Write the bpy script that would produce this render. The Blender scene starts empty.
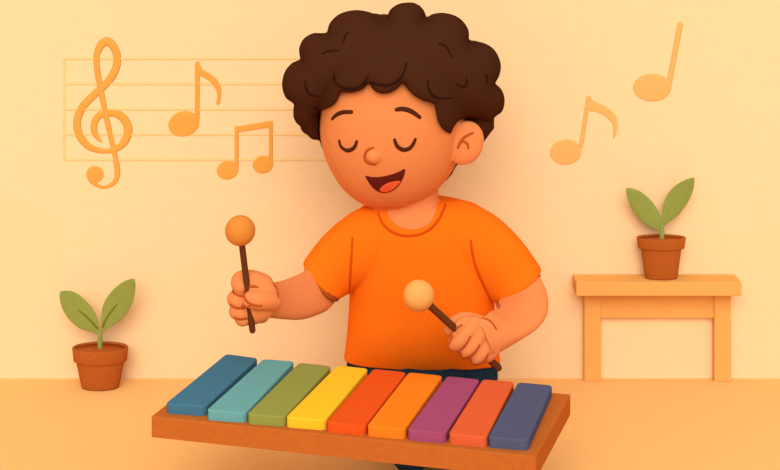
import bpy, bmesh, math, random
import numpy as np
from mathutils import Vector
from mathutils.bvhtree import BVHTree
from mathutils.geometry import delaunay_2d_cdt

C = bpy.context.scene.collection
rng = random.Random(4)
# ------------------------------------------------------------------ camera numbers
F, HOR, HC = 1558.7, -150.5, 1.112      # focal length in px, horizon row, eye height
WALL_Y = 3.277
OFF = 0.0
def P(u, v, Y):
    """world point at distance Y seen at (u, v)"""
    Y -= OFF
    return Vector(((u - 390.0) / F * Y, Y, HC - (v - HOR) / F * Y))
def px(Y): return Y / F

# ------------------------------------------------------------------ materials
def lin(c):
    c /= 255.0
    return c / 12.92 if c <= 0.04045 else ((c + 0.055) / 1.055) ** 2.4
GAIN = 1.16
def mat(name, rgb, grain=0.05, scale=180.0, k=1.0):
    m = bpy.data.materials.new(name); m.use_nodes = True
    nt = m.node_tree; nt.nodes.clear()
    out = nt.nodes.new('ShaderNodeOutputMaterial')
    bs = nt.nodes.new('ShaderNodeBsdfPrincipled')
    bs.inputs['Roughness'].default_value = 1.0
    bs.inputs['Specular IOR Level'].default_value = 0.0
    col = [min(0.97, lin(c) * k / GAIN) for c in rgb]
    tc = nt.nodes.new('ShaderNodeTexCoord')
    nz = nt.nodes.new('ShaderNodeTexNoise'); nz.inputs['Scale'].default_value = scale
    nz.inputs['Detail'].default_value = 3.0
    mr = nt.nodes.new('ShaderNodeMapRange')
    mr.inputs['From Min'].default_value = 0.3; mr.inputs['From Max'].default_value = 0.7
    mr.inputs['To Min'].default_value = 1 - grain; mr.inputs['To Max'].default_value = 1 + grain
    mx = nt.nodes.new('ShaderNodeVectorMath'); mx.operation = 'SCALE'
    mx.inputs[0].default_value = col
    nt.links.new(tc.outputs['Object'], nz.inputs['Vector'])
    nt.links.new(nz.outputs['Fac'], mr.inputs['Value'])
    nt.links.new(mr.outputs['Result'], mx.inputs['Scale'])
    nt.links.new(mx.outputs['Vector'], bs.inputs['Base Color'])
    nt.links.new(bs.outputs['BSDF'], out.inputs['Surface'])
    return m
M = dict(
    wall=mat('cream wall paint', (255, 213, 155), 0.015, 60),
    floor=mat('apricot floor', (252, 191, 114), 0.03, 120),
    print_dark=mat('amber wall paint', (240, 165, 72), 0.03),
    print_light=mat('light amber wall paint', (246, 180, 100), 0.03),
    staff=mat('pale staff paint', (252, 204, 132), 0.02),
    skin=mat('skin', (235, 138, 77), 0.025),
    skin_line=mat('brown skin crease', (190, 84, 34), 0.03),
    hair=mat('dark brown curls', (72, 38, 21), 0.05),
    hair_line=mat('deep brown curl line', (50, 24, 14), 0.03),
    shirt=mat('orange cotton', (255, 115, 20), 0.03, 260),
    seam=mat('burnt orange seam', (214, 78, 12), 0.03),
    shade_strip=mat('brown sleeve shade', (178, 84, 30), 0.03),  # painted shade: brown for the shadow under each sleeve edge
    trousers=mat('dark navy cloth', (34, 54, 66), 0.05, 260),
    brow=mat('eyebrow brown', (84, 38, 20), 0.03),
    mouth=mat('dark maroon mouth', (104, 32, 22), 0.03),
    tongue=mat('coral tongue', (240, 98, 54), 0.03),
    stick=mat('dark brown stick', (104, 52, 26), 0.05),
    ball_tan=mat('tan mallet felt', (222, 136, 55), 0.03),
    ball_pale=mat('pale mallet felt', (240, 168, 86), 0.03),
    pot=mat('terracotta', (178, 92, 34), 0.06, 150),
    soil=mat('reddish soil', (176, 84, 34), 0.12, 300),
    leaf=mat('olive leaf', (147, 156, 73), 0.05, 120),
    vein=mat('leaf vein green', (122, 122, 42), 0.03),
    table=mat('honey wood', (240, 171, 89), 0.03, 60),
    base=mat('warm brown wood', (193, 102, 40), 0.06, 130),
)
BARS = [('blue', (70, 117, 136)), ('teal', (108, 166, 160)), ('olive green', (150, 151, 70)),
        ('yellow', (255, 194, 42)), ('red-orange', (232, 86, 27)), ('orange', (250, 128, 30)),
        ('plum purple', (166, 76, 107)), ('coral red', (224, 96, 52)), ('slate navy', (86, 88, 112))]

# ------------------------------------------------------------------ object helpers
def link(name, me, material, parent=None, smooth=True):
    if isinstance(me, bmesh.types.BMesh):
        bmesh.ops.recalc_face_normals(me, faces=me.faces)
        m = bpy.data.meshes.new(name); me.to_mesh(m); me.free(); me = m
    if smooth:
        for p in me.polygons: p.use_smooth = True
    me.materials.clear(); me.materials.append(material)
    o = bpy.data.objects.new(name, me); C.objects.link(o)
    if parent is not None:
        o.parent = parent
        o.matrix_parent_inverse = parent_world(parent).inverted()
    return o
def parent_world(p):
    from mathutils import Matrix
    m = Matrix.Translation(p.location)
    q = p
    while q.parent is not None:
        q = q.parent
        if q.type == 'EMPTY' or True:
            pass
    return root_loc(p)
def root_loc(p):
    # every part is authored in world coordinates; only roots carry an offset
    from mathutils import Matrix
    if p.parent is None: return Matrix.Translation(p.location)
    return Matrix.Identity(4)
def thing(name, loc, label, cat, group=None):
    o = bpy.data.objects.new(name, None); C.objects.link(o)
    o.location = loc; o.empty_display_size = 0.02
    tag(o, label, cat, group); return o
def tag(o, label, cat, group=None):
    o['label'] = label; o['category'] = cat
    if group: o['group'] = group
def structure(o): o['kind'] = 'structure'; return o

def catmull(pts, n=6, closed=False):
    out = []; N = len(pts)
    rngi = range(N if closed else N - 1)
    for i in rngi:
        if closed: p0, p1, p2, p3 = (pts[(i + k) % N] for k in (-1, 0, 1, 2))
        else:
            p0 = pts[max(i - 1, 0)]; p1 = pts[i]; p2 = pts[i + 1]; p3 = pts[min(i + 2, N - 1)]
        for j in range(n):
            t = j / n; t2 = t * t; t3 = t2 * t
            out.append(tuple(0.5 * (2 * b + (c - a) * t + (2 * a - 5 * b + 4 * c - d) * t2 + (3 * b - a - 3 * c + d) * t3)
                             for a, b, c, d in zip(p0, p1, p2, p3)))
    if not closed: out.append(tuple(pts[-1]))
    return out

def resample(poly, h):
    out = []
    N = len(poly)
    for i in range(N):
        a = np.array(poly[i]); b = np.array(poly[(i + 1) % N])
        d = np.linalg.norm(b - a); k = max(1, int(round(d / h)))
        if d < h * 0.3: 
            continue
        for j in range(k): out.append(tuple(a + (b - a) * j / k))
    return out

def inside(poly, pts):
    x, y = pts[:, 0], pts[:, 1]; r = np.zeros(len(pts), bool)
    N = len(poly)
    for i in range(N):
        x1, y1 = poly[i]; x2, y2 = poly[(i + 1) % N]
        c = ((y1 > y) != (y2 > y))
        with np.errstate(divide='ignore', invalid='ignore'):
            xi = (x2 - x1) * (y - y1) / (y2 - y1 + 1e-15) + x1
        r ^= c & (x < xi)
    return r
def segdist(poly, pts):
    d = np.full(len(pts), 1e9); N = len(poly)
    for i in range(N):
        a = np.array(poly[i]); b = np.array(poly[(i + 1) % N]); ab = b - a
        t = np.clip(((pts - a) @ ab) / (ab @ ab + 1e-12), 0, 1)
        q = a + t[:, None] * ab
        d = np.minimum(d, np.linalg.norm(pts - q, axis=1))
    return d

def pillow_data(poly, h):
    """triangulate an outline and solve a membrane over it: 2-D points, triangles, unit height"""
    poly = resample(poly, h)
    pa = np.array(poly); area = 0.5 * np.sum(pa[:, 0] * np.roll(pa[:, 1], -1) - np.roll(pa[:, 0], -1) * pa[:, 1])
    if area < 0: poly = poly[::-1]; pa = pa[::-1]
    nb = len(poly)
    x0, y0 = pa.min(0); x1, y1 = pa.max(0)
    g = []
    row = 0; y = y0
    while y < y1:
        x = x0 + (h / 2 if row % 2 else 0)
        while x < x1: g.append((x, y)); x += h
        y += h * 0.866; row += 1
    g = np.array(g)
    g = g[inside(poly, g)]
    if len(g): g = g[segdist(poly, g) > 0.85 * h]
    tang = np.roll(pa, -1, 0) - np.roll(pa, 1, 0)
    nrm = np.stack([-tang[:, 1], tang[:, 0]], 1); nrm /= np.linalg.norm(nrm, axis=1)[:, None] + 1e-12
    rings = []
    for f in (0.08, 0.35):
        q = pa + nrm * h * f; q = q[inside(poly, q)]
        q = q[segdist(poly, q) > 0.85 * f * h]
        rings.append(q)
    allp = np.concatenate([pa] + rings + ([g] if len(g) else []))
    vs = [Vector((float(a), float(b))) for a, b in allp]
    es = [(i, (i + 1) % nb) for i in range(nb)]
    V, E_, Fc, ov, oe, of = delaunay_2d_cdt(vs, es, [list(range(nb))], 1, 1e-7)
    X = np.array([[v.x, v.y] for v in V]); T = [f for f in Fc if len(f) == 3]
    bidx = set()
    for i, o in enumerate(ov):
        if any(k < nb for k in o): bidx.add(i)
    n = len(X); K = np.zeros((n, n)); b = np.zeros(n)
    for t in T:
        p = X[list(t)]
        A2 = (p[1, 0] - p[0, 0]) * (p[2, 1] - p[0, 1]) - (p[2, 0] - p[0, 0]) * (p[1, 1] - p[0, 1])
        A = abs(A2) / 2
        if A < 1e-9: continue
        e = np.array([p[2] - p[1], p[0] - p[2], p[1] - p[0]])
        K[np.ix_(t, t)] += e @ e.T / (4 * A)
        for i in t: b[i] += A / 3
    free = [i for i in range(n) if i not in bidx and K[i, i] > 0]
    u = np.zeros(n)
    u[free] = np.linalg.solve(K[np.ix_(free, free)] + 1e-12 * np.eye(len(free)), b[free])
    u = np.clip(u, 0, None); hgt = np.sqrt(u / u.max())
    return X, T, hgt, bidx

def inflate(bm, poly, Y, half, h=5.0, back=None, dY=None, power=1.0):
    """solid with the traced outline standing at distance Y, bulging half metres forward and `back` behind"""
    X, T, H, B = pillow_data(poly, h)
    if power != 1.0: H = H ** power
    if back is None: back = half
    fr = []; bk = []
    for i, (u, v) in enumerate(X):
        off = dY(u, v) if dY else 0.0
        p = P(u, v, Y + off); off = 0.0
        if i in B:
            q = bm.verts.new(p + Vector((0, off, 0))); fr.append(q); bk.append(q)
        else:
            fr.append(bm.verts.new(p + Vector((0, off - half * H[i] - 1e-5, 0))))
            bk.append(bm.verts.new(p + Vector((0, off + back * H[i] + 1e-5, 0))))
    for t in T:
        for s, o in ((fr, 1), (bk, -1)):
            try: bm.faces.new([s[k] for k in t][::o])
            except ValueError: pass
    return bm

def loft(bm, pairs, ratio=0.9, n=28, maxhalf=None, cap=True, sub=5, power=2.0):
    """pairs: (u1,v1,u2,v2,Y[,halfdepth px]) sections -> tube of ellipses"""
    full = []
    for p in pairs:
        d = math.hypot(p[0] - p[2], p[1] - p[3]) / 2 * ratio
        if maxhalf: d = min(d, maxhalf)
        if len(p) > 5: d = p[5]
        full.append(tuple(p[:5]) + (d,))
    if sub > 1: full = catmull(full, sub)
    rings = []
    for u1, v1, u2, v2, Y, d in full:
        a = P(u1, v1, Y); b = P(u2, v2, Y); c = (a + b) / 2; r = (a - b) / 2
        ring = []
        for k in range(n):
            t = 2 * math.pi * k / n; ct, st = math.cos(t), math.sin(t)
            cx = math.copysign(abs(ct) ** (2 / power), ct); sx = math.copysign(abs(st) ** (2 / power), st)
            ring.append(bm.verts.new(c + r * cx + Vector((0, d * px(Y) * sx, 0))))
        rings.append(ring)
    for a, b in zip(rings, rings[1:]):
        for k in range(n):
            bm.faces.new((a[k], a[(k + 1) % n], b[(k + 1) % n], b[k]))
    if cap:
        bm.faces.new(rings[0]); bm.faces.new(rings[-1][::-1])
    return rings

def tube(bm, pts, radii, n=14, sub=5, round_ends=True):
    """round tapering tube through world points"""
    q = catmull([tuple(p) + (r,) for p, r in zip(pts, radii)], sub) if sub > 1 else [tuple(p) + (r,) for p, r in zip(pts, radii)]
    cs = [Vector(a[:3]) for a in q]; rs = [a[3] for a in q]
    if round_ends:
        def endcap(c, d, r):
            return [(c + d * r * math.sin(a), r * math.cos(a)) for a in (math.radians(30), math.radians(58), math.radians(80))]
        d0 = (cs[0] - cs[1]).normalized(); d1 = (cs[-1] - cs[-2]).normalized()
        e0 = endcap(cs[0], d0, rs[0])[::-1]; e1 = endcap(cs[-1], d1, rs[-1])
        cs = [a for a, _ in e0] + cs + [a for a, _ in e1]; rs = [b for _, b in e0] + rs + [b for _, b in e1]
    rings = []; up = None
    for i, c in enumerate(cs):
        t = (cs[min(i + 1, len(cs) - 1)] - cs[max(i - 1, 0)]).normalized()
        if up is None: up = t.orthogonal().normalized()
        s = (up - t * up.dot(t)).normalized(); w = t.cross(s); up = s
        rings.append([bm.verts.new(c + (s * math.cos(a) + w * math.sin(a)) * rs[i]) for a in (2 * math.pi * k / n for k in range(n))])
    for a, b in zip(rings, rings[1:]):
        for k in range(n): bm.faces.new((a[k], a[(k + 1) % n], b[(k + 1) % n], b[k]))
    bm.faces.new(rings[0][::-1]); bm.faces.new(rings[-1])

def ellipsoid(bm, c, rx, ry, rz, seg=24, rot=0.0):
    r = bmesh.ops.create_uvsphere(bm, u_segments=seg, v_segments=seg * 2 // 3, radius=1.0)
    cr, sr = math.cos(rot), math.sin(rot)
    for v in r['verts']:
        x, y, z = v.co.x * rx, v.co.y * ry, v.co.z * rz
        v.co = Vector(c) + Vector((x * cr + z * sr, y, -x * sr + z * cr))

def box(bm, x0, x1, y0, y1, z0, z1, bevel=0.0, seg=3):
    b2 = bmesh.new()
    bmesh.ops.create_cube(b2, size=1.0)
    for v in b2.verts:
        v.co = Vector(((x0 + x1) / 2 + v.co.x * (x1 - x0), (y0 + y1) / 2 + v.co.y * (y1 - y0), (z0 + z1) / 2 + v.co.z * (z1 - z0)))
    if bevel: bmesh.ops.bevel(b2, geom=b2.edges[:], offset=bevel, segments=seg, profile=0.5, affect='EDGES')
    me = bpy.data.meshes.new('tmp'); b2.to_mesh(me); b2.free(); bm.from_mesh(me); bpy.data.meshes.remove(me)

def remeshed(bm, voxel, smooth_it=4, factor=0.5):
    """weld overlapping solids into one continuous skin"""
    bmesh.ops.recalc_face_normals(bm, faces=bm.faces)
    me = bpy.data.meshes.new('raw'); bm.to_mesh(me); bm.free()
    o = bpy.data.objects.new('raw', me); C.objects.link(o)
    r = o.modifiers.new('r', 'REMESH'); r.mode = 'VOXEL'; r.voxel_size = voxel; r.adaptivity = 0.0
    if smooth_it:
        s = o.modifiers.new('s', 'SMOOTH'); s.iterations = smooth_it; s.factor = factor
    dg = bpy.context.evaluated_depsgraph_get()
    out = bpy.data.meshes.new_from_object(o.evaluated_get(dg))
    bpy.data.objects.remove(o); bpy.data.meshes.remove(me)
    return out

def bvh_of(*objs):
    vs = []; fs = []
    for o in objs:
        me = o if isinstance(o, bpy.types.Mesh) else o.data
        k = len(vs); vs += [v.co.copy() for v in me.vertices]; fs += [[k + i for i in p.vertices] for p in me.polygons]
    return BVHTree.FromPolygons(vs, fs)
EYE = Vector((0, 0, HC))
def hit(bvh, u, v):
    d = P(u, v, 1.0 + OFF) - EYE
    loc, n, i, dist = bvh.ray_cast(EYE, d.normalized())
    if loc is None: return None, None
    if n.dot(d) > 0: n = -n
    return loc, n
def drape(bvh, pts, widths, high=0.0020, sub=6, n=8, Y=None, sink=0.0, smooth_n=3, snap=False):
    """raised cord lying on a surface"""
    q = catmull([tuple(p) + (w,) for p, w in zip(pts, widths)], sub)
    L = []; lift = high * 0.35
    for u, v, w in q:
        w *= 1.12 if bvh is not None else 1.0
        if bvh is None: L.append((P(u, v, Y), Vector((0, -1, 0)), w * px(Y) / 2))
        else:
            l, nn = hit(bvh, u, v)
            if l is not None: L.append((l + nn * lift, nn, w * px(l.y) / 2))
    if bvh is not None and snap:
        ys = sorted(a[0].y for a in L); med = ys[len(ys) // 3]
        L = []
        for u, v, w in q:          # a point past the silhouette stays on the nearest piece of surface
            w *= 1.12; l, nn = hit(bvh, u, v)
            if l is None or l.y > med + 0.028:
                l, nn, _i, _d = bvh.find_nearest(P(u, v, med + OFF)); nn = (nn + Vector((0, -1.0, 0))).normalized()
            L.append((l + nn * lift, nn, w * px(l.y) / 2))
    # even out the surface normals and positions in depth
    for _ in range(smooth_n if bvh is not None else 0):
        L = [((L[max(i - 1, 0)][0] + L[i][0] * 2 + L[min(i + 1, len(L) - 1)][0]) / 4 if 0 < i < len(L) - 1 else L[i][0],
              (L[max(i - 1, 0)][1] + L[i][1] + L[min(i + 1, len(L) - 1)][1]).normalized(), L[i][2]) for i in range(len(L))]
    t0 = (L[0][0] - L[1][0]).normalized(); t1 = (L[-1][0] - L[-2][0]).normalized()
    pre = [(L[0][0] + t0 * L[0][2] * math.sin(a), L[0][1], L[0][2] * math.cos(a)) for a in (1.4, 1.0, 0.5)]
    post = [(L[-1][0] + t1 * L[-1][2] * math.sin(a), L[-1][1], L[-1][2] * math.cos(a)) for a in (0.5, 1.0, 1.4)]
    L = pre + L + post
    bm = bmesh.new(); rings = []
    for i, (c, nn, w) in enumerate(L):
        t = (L[min(i + 1, len(L) - 1)][0] - L[max(i - 1, 0)][0]).normalized()
        s = nn.cross(t).normalized(); m = t.cross(s).normalized()
        if m.dot(nn) < 0: m = -m
        hh = high * min(1.0, w / (L[len(L) // 2][2] + 1e-9) + 0.15)
        rings.append([bm.verts.new(c - m * sink + s * w * math.cos(a) + m * hh * math.sin(a)) for a in (2 * math.pi * k / n for k in range(n))])
    for a, b in zip(rings, rings[1:]):
        for k in range(n): bm.faces.new((a[k], a[(k + 1) % n], b[(k + 1) % n], b[k]))
    bm.faces.new(rings[0][::-1]); bm.faces.new(rings[-1])
    return bm
def patch(bvh, poly, high=0.002, h=2.5):
    """thin solid patch lying on a surface"""
    X, T, H, B = pillow_data(poly, h)
    bm = bmesh.new(); top = []; bot = []
    for i, (u, v) in enumerate(X):
        l, n = hit(bvh, u, v)
        if l is None: l = P(u, v, 3); n = Vector((0, -1, 0))
        k = min(1.0, H[i] * 4)
        top.append(bm.verts.new(l + n * (high * k + 0.0003))); bot.append(bm.verts.new(l - n * 0.001))
    for t in T:
        bm.faces.new([top[k] for k in t]); bm.faces.new([bot[k] for k in t][::-1])
    edges = {}
    for t in T:
        for a, b in ((t[0], t[1]), (t[1], t[2]), (t[2], t[0])): edges[(a, b)] = 1
    for a, b in list(edges):
        if (b, a) not in edges: bm.faces.new((top[b], top[a], bot[a], bot[b]))
    return bm

# ================================================================== SETTING
bm = bmesh.new(); box(bm, -3.0, 3.0, WALL_Y, WALL_Y + 0.1, -0.05, 2.4)
structure(link('wall_back', bm, M['wall'], smooth=False))
bm = bmesh.new(); box(bm, -3.0, 3.0, -0.6, WALL_Y, -0.05, 0.0)
structure(link('floor', bm, M['floor'], smooth=False))

# ================================================================== WALL DECORATIONS
YW = WALL_Y
st = thing('music_staff', P(64, 160, YW), 'five pale music staff lines on the wall behind the person', 'wall decal')
for v in (58.7, 84.0, 109.3, 134.7, 159.8):
    link('staff_line', drape(None, [(64.2, v), (200, v), (348, v)], [2.6] * 3, high=0.0004, Y=YW), M['staff'], st)
link('bar_line', drape(None, [(64.2, 58.7), (64.2, 110), (64.2, 159.8)], [2.6] * 3, high=0.0004, Y=YW), M['staff'], st)

def ell(cu, cv, ru, rv, rot=0, n=36):
    c, s = math.cos(math.radians(rot)), math.sin(math.radians(rot))
    return [(cu + ru * math.cos(t) * c + rv * math.sin(t) * s, cv - ru * math.cos(t) * s + rv * math.sin(t) * c)
            for t in (2 * math.pi * k / n for k in range(n))]
# treble clef
clef = thing('treble_clef', P(104, 190, YW), 'amber treble clef painted on the wall at the left end of the staff', 'wall decal')
path = [(102.0, 142.2, 1.5), (96.6, 136.5, 5.0), (94.0, 129.0, 6.8), (95.2, 121.0, 6.8), (100.2, 114.8, 7.0), (108.5, 112.6, 7.6),
        (117.5, 114.0, 8.0), (125.0, 120.0, 8.4), (128.3, 129.5, 8.6), (125.5, 140.0, 8.0), (119.0, 147.2, 6.4), (109.5, 150.8, 5.2),
        (98.0, 150.2, 5.6), (88.0, 145.8, 7.0), (80.5, 137.0, 7.8), (77.2, 126.0, 7.8), (78.5, 115.5, 8.0), (84.5, 104.5, 8.0),
        (94.0, 95.0, 7.8), (104.5, 85.5, 7.6), (112.5, 75.5, 8.0), (117.0, 63.5, 8.0), (116.0, 51.5, 8.0), (111.0, 43.5, 8.4),
        (106.0, 41.5, 8.8), (100.5, 45.8, 8.0), (97.0, 54.5, 6.5), (96.8, 66.0, 6.2), (98.8, 80.0, 6.2), (102.0, 96.0, 6.0),
        (106.5, 118.0, 5.6), (110.5, 136.0, 5.4), (114.5, 153.0, 5.4), (117.0, 167.0, 5.8), (117.0, 177.0, 5.6), (112.5, 184.0, 4.6),
        (104.5, 187.2, 3.4), (97.0, 185.2, 4.0), (91.0, 180.0, 5.5)]
link('clef_curve', drape(None, [p[:2] for p in path], [p[2] for p in path], high=0.0012, Y=YW, sub=5), M['print_dark'], clef)
bm = bmesh.new(); inflate(bm, ell(95.0, 174.3, 8.8, 8.4), YW, 0.0012, h=3, power=0.4); link('clef_dot', bm, M['print_dark'], clef)

def note(name, label, material, heads, stems, beam=None, flag=None, group=None):
    c = heads[0]
    t = thing(name, P(c[0], c[1] + c[3], YW), label, 'wall decal', group)
    for hd in heads:
        bm = bmesh.new(); inflate(bm, ell(*hd), YW, 0.0014, h=3.5, power=0.4); link('note_head', bm, material, t)
    for s in stems:
        link('note_stem', drape(None, [s[0:2], ((s[0] + s[2]) / 2, (s[1] + s[3]) / 2), s[2:4]], [s[4]] * 3, high=0.0012, Y=YW), material, t)
    if beam:
        bm = bmesh.new(); inflate(bm, beam, YW, 0.0012, h=2.0, power=0.4); link('note_beam', bm, material, t)
    if flag:
        bm = bmesh.new(); inflate(bm, flag, YW, 0.0012, h=2.0, power=0.4); link('note_flag', bm, material, t)
    return t
fl = catmull([(196, 64), (199.5, 64), (203, 69.5), (209.5, 73.2), (217, 79.5), (221.2, 88), (221.2, 97), (219.3, 104.2), (217, 105), (216.4, 102.5), (217.2, 96), (215.6, 89.3), (209.5, 81.3), (200.3, 76.0), (196, 75.5)], 4, True)
note('eighth_note', 'amber single eighth note on the staff between clef and beamed notes', M['print_dark'],
     [(183.8, 123.8, 15.8, 12.6, 14)], [(197.4, 63.6, 197.2, 119, 4.8)], flag=fl)
note('beamed_note_pair', 'amber pair of beamed eighth notes on the lower staff lines', M['print_dark'],
     [(227.6, 170.2, 11.0, 9.4, 12), (263.0, 164.6, 10.4, 9.0, 12)],
     [(236.7, 129, 236.7, 167, 4.2), (270.9, 123, 270.9, 162, 4.2)],
     beam=[(234.6, 126.6), (272.9, 120.4), (272.9, 127.0), (234.6, 133.0)])
fl = catmull([(587, 96.5), (590.2, 96.5), (593.5, 100.6), (600, 103.5), (608.3, 107.8), (615.2, 115.5), (617.6, 124.0), (617, 131), (614.6, 137.8), (613, 138.2), (613.3, 131), (611.8, 123), (603.5, 115.2), (594.5, 111.5), (586.5, 109.8)], 4, True)
note('eighth_note', 'light amber eighth note tilted on the wall right of the person, lower of two', M['print_light'],
     [(565.8, 152.0, 15.8, 12.8, 6)], [(588.4, 97.5, 581.0, 146.0, 4.4)], flag=fl)
note('quarter_note', 'light amber quarter note with tall slanted stem high on the right wall', M['print_light'],
     [(652.2, 87.6, 19.2, 14.0, 0)], [(680.2, 24.5, 668.6, 86.0, 5.6)])

# ================================================================== PLANTS
def potted(name, label, Yc, cu, rim, body, base_v, leaves, stem, veins, dratio, surf_z):
    """rim=(u0,u1,vtop,vbot) body=(u0,u1,ub0,ub1)"""
    pxs = px(Yc)
    X = lambda u: (u - 390) / F * Yc
    Z = lambda v: HC - (v - HOR) / F * Yc
    cx = X(cu)
    root = thing(name, (cx, Yc, surf_z), label, 'potted plant')
    def ring_solid(prof, material, nm, parent, n=48):
        bm = bmesh.new(); rings = []
        for r, z in prof:
            rings.append([bm.verts.new((cx + r * math.cos(a), Yc + r * dratio * math.sin(a), z)) for a in (2 * math.pi * k / n for k in range(n))])
        for a, b in zip(rings, rings[1:]):
            for k in range(n): bm.faces.new((a[k], a[(k + 1) % n], b[(k + 1) % n], b[k]))
        bm.faces.new(rings[0]); bm.faces.new(rings[-1])
        return link(nm, bm, material, parent, smooth=True)
    R0 = (rim[1] - rim[0]) / 2 * pxs; R1 = R0 - 1.4 * pxs; B0 = (body[1] - body[0]) / 2 * pxs; B1 = (body[3] - body[2]) / 2 * pxs
    zt = Z(rim[2]); zb = Z(rim[3]); e = 0.0015
    zf = surf_z
    o1 = ring_solid([(B1 - 0.004, zf), (B1 - 0.0012, zf + 0.0006), (B1, zf + 0.004), (B0, zb), (B0, zb + 0.004), (B0 - 0.006, zb + 0.006)], M['pot'], 'pot_body', root)
    o2 = ring_solid([(B0 - 0.004, zb), (R1 - 0.0008, zb), (R1, zb + e), (R0, zt - e), (R0 - 0.001, zt), (R0 - 0.0045, zt), (R0 - 0.0052, zt - 0.003), (R0 - 0.007, zt - 0.006)], M['pot'], 'pot_rim', root)
    ring_solid([(R0 - 0.0062, zt - 0.006), (R0 - 0.0058, zt - 0.0032), (0.002, zt - 0.0028)], M['soil'], 'soil', root)
    for o in (o1, o2):
        o.data.polygons.foreach_set('use_smooth', [abs(p.normal.z) < 0.7 for p in o.data.polygons])
    bm = bmesh.new()
    tube(bm, [P(u, v, Yc) for u, v, w in stem], [w / 2 * pxs for u, v, w in stem])
    link('stem', bm, M['leaf'], root)
    for (pts, sgn), vn in zip(leaves, veins):
        su, sv = stem[0][0], stem[0][1]
        bend = lambda u, v: -0.012 * (math.hypot(u - su, v - sv) / 50.0) ** 2 * sgn
        bm = bmesh.new(); inflate(bm, catmull(pts, 5, True), Yc, 0.0028, h=2.4, dY=bend)
        lf = link('leaf', bm, M['leaf'], root)
        if vn:
            b = bvh_of(lf)
            link('leaf_vein', drape(b, vn[0], vn[1], high=0.0007), M['vein'], lf)
    return root

potted('potted_plant', 'terracotta pot with a two-leaf seedling standing on the floor at left', 3.222, 100.3,
       (72.3, 128.3, 346.8, 360.5), (76.5, 124.7, 81, 119), 392.6,
       [([(98.2, 334), (92.4, 332.4), (84, 330), (77, 326.5), (70.5, 321), (65, 313.8), (61, 305), (59.4, 296.5), (60.6, 291.6), (65.5, 290.6), (72.5, 291.4), (79, 294.8), (85, 300), (90.6, 306), (95, 312.6), (98, 320), (99.4, 327)], 1),
        ([(101.6, 333), (101.4, 326), (101.2, 318), (101.8, 310.5), (104.4, 302), (108.9, 294.8), (115, 287.8), (122.8, 282), (129.5, 279.2), (134.2, 279), (135.4, 284), (135, 291.5), (133.4, 299.5), (130.6, 306.8), (126, 314.2), (119.9, 320.9), (112.5, 326), (105.8, 329.8)], 1.4)],
       [(100.2, 331, 3.0), (100.0, 338, 4.8), (100.2, 350, 4.8)],
       [([(79, 310.5), (85, 315.5), (91.5, 321.5), (97, 328)], [1.4, 1.8, 2.0, 2.2]), ([(116.8, 304.5), (111, 311.5), (106, 319), (102.6, 327)], [1.4, 1.8, 2.0, 2.2])],
       0.62, 0.0)

# ================================================================== SIDE TABLE
tz1 = HC - (275.0 - HOR) / F * 3.268; tyf = 3.212
tz0 = HC - (296.2 - HOR) / F * tyf
Xf = lambda u, Y: (u - 390) / F * Y
tb = thing('side_table', (Xf(657.5, 3.25), 3.25, 0), 'honey wood side table with two legs against the wall', 'table')
bm = bmesh.new(); box(bm, Xf(576.2, tyf), Xf(741.5, tyf), tyf, 3.274, tz0, tz1, 0.0016, 2); link('table_top', bm, M['table'], tb, smooth=False)
for u0, u1 in ((584.4, 600.8), (714.4, 730.8)):
    bm = bmesh.new(); box(bm, Xf(u0, 3.256), Xf(u1, 3.256), 3.256, 3.274, 0, tz0, 0.0008, 1); link('leg', bm, M['table'], tb, smooth=False)
bm = bmesh.new(); box(bm, Xf(600.8, 3.26), Xf(714.4, 3.26), 3.261, 3.272, HC - (318 - HOR) / F * 3.261, tz0, 0.0006, 1); link('apron', bm, M['table'], tb, smooth=False)

YP = 3.243
potted('potted_plant', 'terracotta pot with a two-leaf seedling standing on the wooden side table', YP, 661.2,
       (636.8, 686.0, 237.0, 248.0), (640.8, 681.2, 644.8, 677.6), 276.4,
       [([(661.4, 231), (656, 229.8), (649.5, 226.8), (643.0, 222.5), (636.8, 216), (631.8, 208.5), (627.8, 199.5), (626.2, 192.5), (627, 188), (633, 188.6), (640.7, 191.6), (648, 197.5), (654.6, 205), (659.4, 213.5), (661.6, 222)], 1),
        ([(663, 226), (661.8, 219), (662.2, 211), (664.0, 202), (668.5, 193), (674.8, 186.2), (683.5, 180.6), (693.4, 177.6), (694.4, 183), (693.0, 190.5), (689.6, 199), (684.6, 207), (678, 215.4), (670.5, 220.6), (665.6, 224.8)], 1.3)],
       [(661.9, 226, 3.0), (661.8, 233, 5.0), (661.6, 242, 5.2)], [None, None], 0.5, tz1)

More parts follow.
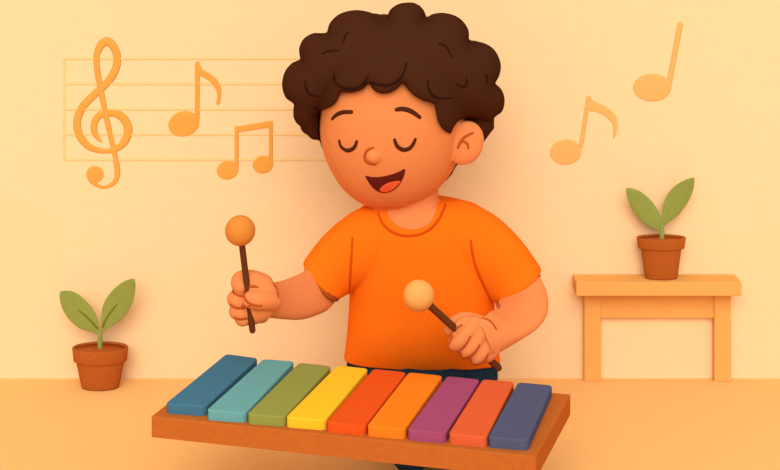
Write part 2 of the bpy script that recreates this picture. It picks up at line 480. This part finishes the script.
# ================================================================== XYLOPHONE
h1 = 0.9282; ZT = HC - h1; ZB = 0.150; BH = 0.0165
def G(u, v, z):
    """ground-plane point at height z seen at (u, v)"""
    Y = F * (HC - z) / (v - HOR); return Vector(((u - 390.0) / F * Y, Y, z))
FL, FR, BR = G(151.0, 416.4, ZT), G(536.0, 456.8, ZT), G(570.6, 394.2, ZT)
BLc = FL + (BR - FR)
xy = thing('xylophone', Vector((FL.x, FL.y, ZB)), 'toy xylophone with nine coloured bars on a brown wooden base in front of the person', 'xylophone')
def prism(quad, z0, z1, rv, rt):
    bm = bmesh.new()
    lo = [bm.verts.new((q.x, q.y, z0)) for q in quad]; hi = [bm.verts.new((q.x, q.y, z1)) for q in quad]
    bm.faces.new(lo[::-1]); bm.faces.new(hi)
    for i in range(4): bm.faces.new((lo[i], lo[(i + 1) % 4], hi[(i + 1) % 4], hi[i]))
    bmesh.ops.recalc_face_normals(bm, faces=bm.faces)
    ve = [e for e in bm.edges if abs(e.verts[0].co.z - e.verts[1].co.z) > 1e-4]
    bmesh.ops.bevel(bm, geom=ve, offset=rv, segments=5, profile=0.5, affect='EDGES')
    te = [e for e in bm.edges if min(v.co.z for v in e.verts) > z1 - 1e-5]
    bmesh.ops.bevel(bm, geom=te, offset=rt, segments=3, profile=0.5, affect='EDGES')
    return bm
link('base', prism([FL, FR, BR, BLc], ZB, ZT, 0.0030, 0.0016), M['base'], xy, smooth=False)
BQ = [((166.5, 402.8), (206.6, 405.8), (258.4, 358.0), (226.2, 353.6)), ((207.6, 409.4), (247.0, 412.2), (294.8, 361.0), (263.2, 358.8)),
      ((248.2, 413.2), (286.0, 416.0), (331.6, 365.8), (299.0, 362.4)), ((286.8, 416.4), (326.4, 419.6), (368.4, 368.4), (337.4, 365.0)),
      ((327.4, 421.4), (366.0, 425.2), (406.4, 372.0), (373.6, 368.6)), ((368.0, 425.2), (406.0, 428.6), (442.8, 375.4), (408.8, 372.0)),
      ((408.4, 429.2), (446.4, 432.6), (480.0, 379.2), (447.0, 375.8)), ((449.6, 433.0), (487.6, 436.6), (514.4, 381.4), (482.6, 379.0)),
      ((489.0, 436.4), (529.4, 439.6), (552.6, 385.0), (518.0, 382.0))]
for (cn, rgb), q in zip(BARS, BQ):
    q = [(q[0][0] - 1.4, q[0][1] + 0.6), (q[1][0] - 1.2, q[1][1] + 0.6), q[2], q[3]]
    o = link('bar', prism([G(u, v, ZT + BH) for u, v in q], ZT, ZT + BH, 0.0085, 0.0022), mat(cn + ' lacquer', rgb, 0.05, 150), xy, smooth=False)
    o['label'] = cn + ' bar'

# ================================================================== BOY
OFF = 0.045    # he sits a little forward of the wall
boy = thing('person', (0.06, 2.94, 0), 'person with curly dark hair, orange shirt and closed eyes holding two mallets', 'person')
YH = 2.985     # head distance
YT = 3.0       # torso distance
body = bmesh.new()
# ---- head
face = [(320.4, 112), (319.6, 128), (321.6, 144), (325.4, 157), (330.6, 169), (337.2, 180.5), (346, 191), (358, 200.6), (371, 206.4), (385, 208.8),
        (398, 208.4), (411, 205.2), (425.6, 197.6), (438, 188), (447, 177.6), (455, 165), (461, 148), (465, 128), (466, 105), (462, 80), (450, 55), (430, 38), (400, 30), (370, 32), (342, 48), (326, 75), (321, 95)]
inflate(body, catmull(face, 4, True), YH, 0.135, h=7, back=0.14)
bmesh.ops.recalc_face_normals(body, faces=body.faces)
B_head = BVHTree.FromBMesh(body)
# ---- ear
ear = [(452, 136), (456, 127.5), (462, 122.4), (469.5, 121.4), (476.5, 124), (482, 130.5), (484, 139), (482.8, 148), (479, 156), (473, 162), (465, 164.6), (457.5, 164.4), (452, 160), (450, 148)]
inflate(body, catmull(ear, 4, True), YH - 0.062, 0.012, h=3, back=0.06)
# ---- nose tip
l0 = P(374.0, 156.5, YH - 0.121)
ellipsoid(body, l0, 0.0135, 0.0145, 0.0135, 16)
# ---- neck, chest and belly below the shirt
loft(body, [(386, 172, 440, 172, YT - 0.008, 26), (387, 190, 438.6, 190, YT - 0.008, 26), (387, 207, 438.6, 207, YT - 0.008, 27), (386, 222, 440, 222, YT, 30), (384, 240, 442, 240, YT, 30)], sub=3)
TORSO = [(388, 198.6, 438, 198.6, YT, 26), (370, 204, 468, 204, YT, 33), (357, 212, 482, 212, YT, 38), (350, 224, 492, 224, YT, 42), (348, 240, 495, 240, YT, 45), (348.6, 262, 495, 262, YT, 47),
         (349.6, 290, 494.4, 290, YT, 48), (348, 320, 495, 320, YT, 48.5), (346.2, 340, 497, 341, YT, 43), (344.0, 358.4, 500.6, 361, YT, 32)]
def shrink(t, k): return [((a + k), b, (c - k), d, Y, D - k) for a, b, c, d, Y, D in t]
loft(body, shrink(TORSO[:-1], 2.2) + [(350, 358, 495, 360, YT, 25), (354, 372, 488, 372, YT, 21), (364, 384, 476, 384, YT, 20)], sub=4, n=48, power=2.6)
# ---- arms
LARM = [(358, 238, 376, 270, 2.985, 13), (338, 250, 352, 284, 2.968, 14), (322, 261, 339, 296.5, 2.948, 16), (306, 270.6, 328, 309.6, 2.905, 17.5), (291, 277.6, 306, 318.4, 2.86), (279, 281.4, 289, 319.2, 2.82), (269, 282.6, 271, 317.6, 2.78), (262, 284, 258, 316, 2.755)]
loft(body, LARM, ratio=0.86, sub=4)
RARM = [(494, 230, 466, 262, 2.985, 13), (516, 248, 482, 280, 2.97, 14), (530, 263, 492, 289, 2.957, 16), (540.4, 277.4, 499.0, 295.0, 2.935, 17.5), (546.6, 291, 498.5, 298.5, 2.912), (548.6, 304, 497.5, 302, 2.89), (546.4, 316, 496, 305, 2.87),
        (538, 327.2, 494, 308, 2.845), (524, 337.2, 491, 310.8, 2.815), (510.5, 345.4, 487.4, 314.2, 2.795), (501, 351, 484, 318, 2.78), (494, 354, 481, 323, 2.765)]
loft(body, RARM, ratio=0.86, sub=4, maxhalf=20)
ellipsoid(body, P(502.5, 302.5, 2.948), 0.014, 0.022, 0.013, 16)
# ---- hands
def hp(u, v, d, Y): 
    p = P(u, v, Y); return p + Vector((0, -d * px(Y), 0))
YL = 2.735
palm = [(246, 273.2), (252, 271.8), (260, 273.2), (267, 276.6), (273.4, 282.6), (277.4, 291), (278, 301), (275.4, 311), (269, 318.6), (260, 323), (251, 325.2), (244.5, 324), (242, 312), (241.6, 298), (242, 284)]
inflate(body, catmull(palm, 4, True), YL, 13 * px(YL), h=4, back=14 * px(YL))
K = px(YL)
for pts, rad in (
    ([(264, 284, -3), (252, 281.4, -6), (241.5, 281.6, -6), (239.6, 283.2, -1), (240.5, 285.0, 3.5)], [9, 9.6, 9.6, 9, 8.2]),
    ([(264, 297, -4), (250, 298.6, -8), (236.8, 298.8, -5), (235.2, 299.4, 1), (239.6, 300.2, 5.5)], [8.4, 8.4, 8.2, 8, 7.4]),
    ([(264, 309, -4), (250, 311.4, -8), (238.0, 311.2, -5), (236.4, 311.6, 1), (241.4, 312, 5)], [7.8, 7.8, 7.5, 7.3, 6.8]),
    ([(262, 318, -4), (250, 319.6, -8), (242.4, 319.0, -4), (241.4, 319.6, 1), (244.0, 319.6, 4)], [6.4, 6.4, 6.3, 6.2, 5.8]),
    ([(273, 301, 2), (267, 298, 9), (260, 296.2, 14), (252.8, 295.2, 15.5)], [9.4, 9.6, 9.4, 8.8])):
    tube(body, [hp(u, v, d, YL) for u, v, d in pts], [r * K for r in rad])
YR = 2.775; K = px(YR)
fist = [(452, 326), (459, 318.8), (471, 316), (484, 318), (497, 323), (503, 334), (502, 346), (494, 355), (487.6, 360), (480, 361), (470, 357), (461, 350), (453, 342), (450, 334)]
inflate(body, catmull(fist, 4, True), YR, 11 * K, h=4, back=12 * K)
for pts, rad in (
    ([(474, 323, 3), (466.5, 331, 8), (459.4, 338.8, 9), (454.6, 343.4, 4), (455.4, 343.6, -4)], [7.6, 7.6, 7.4, 7.2, 6.6]),
    ([(483.5, 329, 3), (476.5, 338.6, 8.5), (469, 347, 9), (464.6, 350.6, 4), (466, 350, -4)], [7.2, 7.2, 7, 6.8, 6.2]),
    ([(492, 336, 2), (486, 345, 8), (479.4, 353.6, 8.5), (475.8, 357.8, 4), (477, 357, -4)], [7, 7, 6.8, 6.6, 6]),
    ([(498, 341, 1), (493.5, 348, 6), (488.6, 354, 6), (485.6, 357.2, 2), (486.6, 356.6, -4)], [6, 6, 5.8, 5.4, 5]),
    ([(480, 326, -6), (466, 323.5, -11), (455.5, 327.0, -12), (450.6, 332.6, -11)], [8.8, 8.4, 7.8, 6.6])):
    tube(body, [hp(u, v, d, YR) for u, v, d in pts], [r * K for r in rad])
# ---- folded legs and feet (kneeling, seat on the heels)
def W3(x, y, z): return Vector((x, y - (OFF if y > 2.9 else OFF / 2 if y > 2.8 else 0), z))
for s, hx, kx in ((-1, 0.036, 0.036), (1, 0.112, 0.130)):
    tube(body, [W3(hx, 2.99, 0.105), W3((hx + kx) / 2, 2.82, 0.104), W3(kx, 2.70, 0.104)], [0.034, 0.032, 0.028])
    tube(body, [W3(kx, 2.70, 0.075), W3(hx * 0.8 + kx * 0.2, 2.84, 0.040), W3(hx + 0.0, 3.07, 0.030)], [0.028, 0.026, 0.020])
    tube(body, [W3(hx, 3.05, 0.034), W3(hx, 3.10, 0.028), W3(hx, 3.15, 0.022), W3(hx, 3.185, 0.017)], [0.021, 0.024, 0.023, 0.015])
    ellipsoid(body, (kx, 2.70, 0.088), 0.030, 0.030, 0.040, 16)
body_me = remeshed(body, 0.0026, 3, 0.5)
body_o = link('body', body_me, M['skin'], boy)
B_body = bvh_of(body_o)

# ---- shirt
sh = bmesh.new()
loft(sh, TORSO, sub=4, n=64, power=2.6)
YS = 2.975
LS = [(388, 204, 398, 262, YS, 26), (361, 208.4, 376, 284, YS, 30), (341, 220.2, 358, 288, YS - 0.006, 29), (324, 235.4, 352, 291, YS - 0.014, 27.5), (311, 251, 346.6, 294, YS - 0.024, 28), (302.4, 263.6, 341.6, 297.2, YS - 0.036, 28)]
loft(sh, LS, sub=4, n=40)
RS = [(430, 204, 420, 262, YS, 26), (464, 200.6, 452, 276, YS, 30), (486, 210.2, 470, 286, YS - 0.004, 29), (504, 222.6, 480, 292, YS - 0.008, 28), (524, 243.6, 486.6, 297, YS - 0.014, 28), (542.0, 269.4, 493.4, 301, YS - 0.022, 28)]
loft(sh, RS, sub=4, n=40)
sh_me = remeshed(sh, 0.0028, 3, 0.5)
# neck opening cut through the front of the shirt
cut = bmesh.new()
nk = catmull([(385.6, 204), (387.6, 215), (393, 222), (401, 226.6), (411, 228.2), (421.5, 226.4), (430, 221.6), (436.2, 212.5), (439.6, 201), (440, 188), (412, 184), (385, 190)], 5, True)
f = [cut.verts.new(P(u, v, 2.935) + Vector((0, -0.1, 0))) for u, v in nk]
b = [cut.verts.new(P(u, v, 2.935) + Vector((0, 0.065, 0))) for u, v in nk]
cut.faces.new(f); cut.faces.new(b[::-1])
for i in range(len(nk)):
    j = (i + 1) % len(nk); cut.faces.new((f[j], f[i], b[i], b[j]))
bmesh.ops.recalc_face_normals(cut, faces=cut.faces)
cm = bpy.data.meshes.new('cut'); cut.to_mesh(cm); cut.free()
co = bpy.data.objects.new('cut', cm); C.objects.link(co)
so = bpy.data.objects.new('sh', sh_me); C.objects.link(so)
bo = so.modifiers.new('b', 'BOOLEAN'); bo.operation = 'DIFFERENCE'; bo.object = co; bo.solver = 'EXACT'
dg = bpy.context.evaluated_depsgraph_get()
sh_cut = bpy.data.meshes.new_from_object(so.evaluated_get(dg))
B_shirt = bvh_of(sh_me)
bpy.data.objects.remove(so); bpy.data.objects.remove(co); bpy.data.meshes.remove(cm)
shirt = link('shirt', sh_cut, M['shirt'], boy)
link('collar_seam', drape(B_shirt, [(378.2, 213), (381, 221), (387, 228.4), (396, 233.8), (407, 236), (419, 234.6), (430, 229.4), (438, 220.6), (443, 211), (445.6, 204)], [1.6, 2.2, 2.4, 2.4, 2.4, 2.4, 2.4, 2.4, 2.2, 1.6], high=0.0012), M['seam'], shirt)
link('armhole_seam', drape(B_shirt, [(352.4, 238), (351.4, 256), (350.2, 276), (348.8, 295)], [1.8, 2.2, 2.4, 2.4], high=0.0012), M['seam'], shirt)
link('armhole_seam', drape(B_shirt, [(470.8, 240.5), (472.4, 253), (476, 267), (482.4, 282), (490.6, 298.6)], [1.8, 2.2, 2.4, 2.4, 2.2], high=0.0012), M['seam'], shirt)
# dark rings at the sleeve openings, coloured as the sleeve's shade on the arm
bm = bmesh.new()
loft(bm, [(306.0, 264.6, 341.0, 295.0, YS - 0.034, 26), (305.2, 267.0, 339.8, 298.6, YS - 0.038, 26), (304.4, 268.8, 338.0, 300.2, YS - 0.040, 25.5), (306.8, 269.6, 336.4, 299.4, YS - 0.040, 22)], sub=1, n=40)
link('sleeve_shade', bm, M['shade_strip'], shirt)
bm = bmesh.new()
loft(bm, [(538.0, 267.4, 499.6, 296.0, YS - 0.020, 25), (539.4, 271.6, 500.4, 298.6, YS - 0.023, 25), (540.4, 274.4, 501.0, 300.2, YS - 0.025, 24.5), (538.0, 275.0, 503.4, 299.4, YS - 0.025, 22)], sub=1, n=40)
link('sleeve_shade', bm, M['shade_strip'], shirt)

# ---- trousers
tr = bmesh.new()
loft(tr, [(350, 350, 493, 352, YT, 32), (347, 358, 497, 360, YT, 31), (346.4, 370, 498, 372, YT, 36), (346.6, 378, 497.6, 380, YT, 40), (352, 392, 492, 392, YT, 40), (366, 402, 478, 402, YT, 36)], sub=3, n=48)
for s, hx, kx in ((-1, 0.036, 0.036), (1, 0.112, 0.130)):
    tube(tr, [W3(hx, 2.99, 0.103), W3((hx + kx) / 2, 2.82, 0.104), W3(kx, 2.70, 0.105)], [0.046, 0.0445, 0.042])
    tube(tr, [W3(kx, 2.70, 0.070), W3(hx * 0.8 + kx * 0.2, 2.84, 0.040), W3(hx + 0.0, 3.07, 0.032)], [0.034, 0.034, 0.030])
    ellipsoid(tr, (kx, 2.695, 0.088), 0.040, 0.038, 0.056, 16)
link('trousers', remeshed(tr, 0.004, 4), M['trousers'], boy)

# ---- hair
outer = [(319.7, 140.4), (310, 137.8), (304.6, 127.4), (297, 123.4), (293, 114), (294.4, 103.4), (286, 97.6), (282, 85), (284.6, 72), (292.4, 62.8), (301.4, 59.3),
         (298.8, 49.5), (303.7, 38.6), (314.6, 33), (326, 34), (329.2, 24), (338.9, 14.4), (354.9, 10.2), (371, 12.8), (385.2, 19.8), (389.4, 10.6), (398.4, 4.2), (409.4, 2.8), (419, 6.4), (423.2, 13), (423.2, 19.4),
         (433.5, 14), (446.3, 13.3), (460.7, 19.2), (468.8, 30.4), (469.4, 42.4), (481.5, 42.4), (494.4, 49.7), (500.9, 64), (498.6, 76.6), (494.6, 83), (502, 90), (504.7, 101), (501.4, 112), (493.4, 116.4), (494.6, 128)]
hairline = [(492, 131), (487, 122), (478, 117.5), (468, 117), (459, 119.5), (454, 125.5), (451, 134.4), (446, 131.6), (441.5, 127.6), (437.4, 120), (436, 112), (434.6, 103.6), (431.6, 101.6), (426, 101), (420.4, 98.6), (415, 95.6), (411, 92.2), (406.6, 87.6), (403, 81.2),
            (398.6, 86.8), (393, 90.8), (387.6, 92.8), (382, 93.2), (376.4, 91.6), (372, 88.2), (369, 82.2), (365.4, 86.6), (361, 89.6), (355, 91.4), (348.5, 92.2), (343, 91.6), (339.6, 91.0), (339, 96), (336.6, 100.8), (333.4, 104.4), (329, 107.2), (324.5, 109.2), (320, 110.8), (319.2, 118), (319, 130)]
hair = bmesh.new()
outer = catmull(outer, 3)
front = outer + hairline
# A: front volume with the traced hairline
inflate(hair, front, YH - 0.004, 0.118, h=4, back=0.10)
# B: back of the head
outer_back = outer + [(484, 142)]
nape = outer_back + [(478, 152), (466, 160), (457, 165), (452.4, 174), (446.6, 180.6), (440, 184), (420, 170), (340, 158), (322, 150)]
inflate(hair, nape, YH + 0.050, 0.03, h=7, back=0.135)
# C: shell lying on the forehead under the hairline
X, T, Hh, Bb = pillow_data(front, 4.5)
top = []; bot = []
for i, (u, v) in enumerate(X):
    l, n_ = hit(B_head, u, v)
    if l is None or l.y > YH - OFF + 0.02: l = P(u, v, YH); n_ = Vector((0, -1, 0))
    k = min(1.0, Hh[i] * 3.2); k = math.sqrt(max(0.0, 1 - (1 - k) ** 2))
    top.append(hair.verts.new(l + Vector((0, -1, 0)) * (0.012 * k + 0.0015 + 0.030 * Hh[i]))); bot.append(hair.verts.new(l + Vector((0, 0.008, 0))))
ed = {}
for t in T:
    hair.faces.new([top[k] for k in t]); hair.faces.new([bot[k] for k in t][::-1])
    for a, b_ in ((t[0], t[1]), (t[1], t[2]), (t[2], t[0])): ed[(a, b_)] = 1
for a, b_ in list(ed):
    if (b_, a) not in ed: hair.faces.new((top[b_], top[a], bot[a], bot[b_]))
# D: curls all round
for u, v, r in ((317, 52, 18), (302, 82, 19.2), (306, 110, 13), (355, 36, 25.5), (406, 20, 16.5), (446, 37, 23.3), (478, 65, 22.5), (484, 100, 20), (478, 122, 16.5), (309.5, 125.5, 9.5)):
    for dy, k in ((-0.035, 0.86), (0.0, 0.99), (0.05, 1.0), (0.10, 0.9)):
        p = P(u, v, YH + 0.004); rr = r * px(YH) * k
        cx, cz = P(398, 90, YH).x, P(398, 90, YH).z
        f_ = 1 - abs(dy) * 1.2
        if dy < 0 and v > 95: continue
        ellipsoid(hair, (cx + (p.x - cx) * f_, YH - OFF + 0.004 + dy, cz + (p.z - cz) * f_), rr, rr, rr, 18)
for i in range(34):
    a = rng.uniform(0, 2 * math.pi); q = rng.uniform(0, 0.9) ** 0.5
    cx, cz = P(394, 84, YH).x, P(394, 84, YH).z
    x = cx + 0.150 * q * math.cos(a); z = cz + 0.125 * q * math.sin(a)
    y = YH - OFF + 0.05 + 0.105 * math.sqrt(max(0, 1 - q * q))
    ellipsoid(hair, (x, y, z), 0.034, 0.034, 0.034, 14)
hair_o = link('hair', remeshed(hair, 0.0030, 4, 0.5), M['hair'], boy)
B_hair = bvh_of(hair_o)
for pts in ([(348.5, 32), (345.0, 36.6), (343.6, 41.7)], [(322.2, 53.8), (329, 50.8), (338.9, 50.6)], [(305.3, 80.8), (306.2, 89.5), (311.7, 95), (319.7, 95.8)],
            [(313, 106.4), (316, 108.8), (319.9, 110.4)], [(334, 74.4), (335.2, 81.7), (342, 87.2), (353.3, 88.8), (363, 84), (368.6, 75.3)],
            [(371, 81.6), (382, 85.2), (393.4, 83.3), (402.6, 75.3), (406.7, 62.5)], [(438.3, 43.3), (446.3, 46.5), (451, 57)],
            [(427.7, 80), (429.3, 90.6), (437, 98), (452, 98)], [(456.9, 83.8), (462.3, 86.8), (466.8, 84), (466.5, 78.5)], [(484.7, 74.4), (487.1, 77.9), (486.3, 82.7)]):
    link('curl_line', drape(B_hair, pts, [1.4] + [2.4] * (len(pts) - 2) + [1.4], high=0.0012), M['hair_line'], hair_o)

# ---- face features
for pts, w in (([(332.4, 118.8), (336.6, 114.8), (343, 112.2), (351.8, 112.0)], [3.0, 3.6, 3.8, 3.4]), ([(396.6, 109.6), (403, 108.9), (411.4, 111.4), (419.6, 117.2)], [3.6, 4.2, 4.2, 3.4])):
    link('eyebrow', drape(B_body, pts, w, high=0.0016), M['brow'], body_o)
for pts, w in (([(339.4, 140.8), (341.2, 146.8), (347.6, 150.6), (354.2, 147.8), (356.8, 141.4)], [2.8, 3.4, 3.8, 3.4, 2.8]), ([(394.6, 139.8), (397.2, 146.2), (404, 150.0), (411.4, 146.8), (415.2, 139.4)], [2.8, 3.6, 4.0, 3.6, 2.8])):
    link('closed_eyelid', drape(B_body, pts, w, high=0.0016), M['brow'], body_o)
link('nose_line', drape(B_body, [(373.4, 147.6), (367.6, 150), (364.6, 156.4), (367.4, 162.8), (375.2, 164.6)], [2.0, 2.6, 2.8, 2.6, 2.0], high=0.0011), M['skin_line'], body_o)
link('ear_line', drape(B_body, [(473.0, 133.0), (465.4, 136.6), (460.6, 142), (458, 147.8)], [2.0, 2.6, 2.6, 2.2], high=0.0009), M['skin_line'], body_o)
link('ear_line', drape(B_body, [(461.8, 141.6), (465.6, 142.2), (468.0, 145.4), (468.2, 148.4)], [2.0, 2.4, 2.4, 1.8], high=0.0009), M['skin_line'], body_o)
mo = [(365.4, 176.0), (371, 176.8), (378, 177.0), (386, 175.8), (394, 173.6), (400, 171.0), (404.8, 168.8), (404.8, 173), (402.6, 179), (398.4, 185.8), (392.4, 190.6), (386, 192.6), (379.6, 192), (373.8, 188.4), (369, 182.6)]
mouth = link('mouth', patch(B_body, catmull(mo, 3, True), 0.0012), M['mouth'], body_o)
B_m = bvh_of(mouth)
link('tongue', patch(B_m, catmull([(379.4, 189.8), (383.4, 185.4), (390.4, 182.2), (396.4, 181.0), (400.6, 181.4), (397.6, 185.2), (392, 189.8), (386, 191.8), (381.4, 191.4)], 3, True), 0.0010, 1.8), M['tongue'], mouth)

# ---- creases of the hands
def crease(pts, w=None):
    link('hand_crease', drape(B_body, pts, w or [1.8] + [2.5] * (len(pts) - 2) + [1.8], high=0.0013, smooth_n=4, snap=True), M['skin_line'], body_o)
crease([(257.4, 287.2), (252, 286.2), (247.4, 288.2), (244.4, 293), (245.2, 299), (249.4, 303.2), (255.6, 305.4), (261.8, 305.6)])
crease([(231.2, 290.6), (236.6, 294.8), (243, 296.6)])
crease([(230.8, 304.2), (238.6, 308.2), (249.4, 305.8)])
crease([(235.2, 317.4), (241, 319.2), (248, 318.0)])
crease([(273, 283.2), (276.8, 289.6), (278.2, 297.6)])
crease([(461.8, 325.2), (454.6, 330), (448.6, 336.8), (447.4, 343.6), (450.6, 349.2), (457.6, 351.2), (465.0, 345.2), (470.2, 336.6)])
crease([(457.8, 351.6), (458.8, 355.6), (463.6, 357.7), (470.0, 355.8), (476.2, 350.2), (479.4, 344.8)])
crease([(468.2, 357.8), (470.4, 362.2), (476.2, 364.2), (483, 361.6), (488, 354)])
crease([(482.6, 318.2), (490.6, 321.4), (496.2, 329)])

# ================================================================== MALLETS
def mallet(label, head, tail, d_head, d_tail, Y, r, w, ball):
    a = hp(head[0], head[1], d_head, Y); b = hp(tail[0], tail[1], d_tail, Y)
    t = thing('mallet', b, label, 'mallet', None)
    bm = bmesh.new(); tube(bm, [a, (a + b) / 2, b], [w * px(Y) / 2] * 3, n=18, sub=2); link('stick', bm, M['stick'], t)
    bm = bmesh.new(); ellipsoid(bm, a, r * px(Y), r * px(Y), r * px(Y), 40); link('head', bm, ball, t)
mallet('dark-stemmed mallet with tan round head, upright in the fist left of the shirt', (241.0, 228.6), (253.2, 327.6), 8, 8.5, YL, 14.8, 6.2, M['ball_tan'])
mallet('dark-stemmed mallet with a pale round head, slanting in front of the orange shirt', (418.6, 293.8), (498.4, 368.0), 6, -1, YR, 15.2, 7.2, M['ball_pale'])

OFF = 0.0
# ================================================================== LIGHT
w = bpy.data.worlds.new('soft daylight'); bpy.context.scene.world = w; w.use_nodes = True
nt = w.node_tree; nt.nodes.clear()
out = nt.nodes.new('ShaderNodeOutputWorld'); bg = nt.nodes.new('ShaderNodeBackground')
tc = nt.nodes.new('ShaderNodeTexCoord')
dt = nt.nodes.new('ShaderNodeVectorMath'); dt.operation = 'DOT_PRODUCT'
dt.inputs[1].default_value = Vector((-0.15, -0.25, 0.95)).normalized()
ma = nt.nodes.new('ShaderNodeMath'); ma.operation = 'MULTIPLY_ADD'; ma.inputs[1].default_value = 0.44; ma.inputs[2].default_value = 0.50
nt.links.new(tc.outputs['Generated'], dt.inputs[0]); nt.links.new(dt.outputs['Value'], ma.inputs[0])
nt.links.new(ma.outputs[0], bg.inputs['Strength']); bg.inputs['Color'].default_value = (0.96, 1.0, 1.07, 1)
nt.links.new(bg.outputs[0], out.inputs[0])

sun = bpy.data.lights.new('sun', 'SUN'); sun.energy = math.pi * 0.56; sun.angle = math.radians(40)
sun_o = bpy.data.objects.new('sun', sun); C.objects.link(sun_o); sun_o.location = (-1, -2, 2.2)
sun_o.rotation_euler = Vector((0.03, 0.84, -0.50)).to_track_quat('-Z', 'Y').to_euler()

# ================================================================== CAMERA
cam = bpy.data.cameras.new('camera'); co = bpy.data.objects.new('camera', cam); C.objects.link(co)
co.location = EYE; co.rotation_euler = (math.pi / 2, 0, 0)
cam.sensor_fit = 'HORIZONTAL'; cam.sensor_width = 36.0; cam.lens = F / 780.0 * 36.0
cam.shift_y = -(235 - HOR) / 780.0
cam.clip_start = 0.05
sc = bpy.context.scene; sc.camera = co
sc.view_settings.view_transform = 'Standard'; sc.view_settings.look = 'None'
sc.view_settings.exposure = 0.27; sc.view_settings.gamma = 1.0
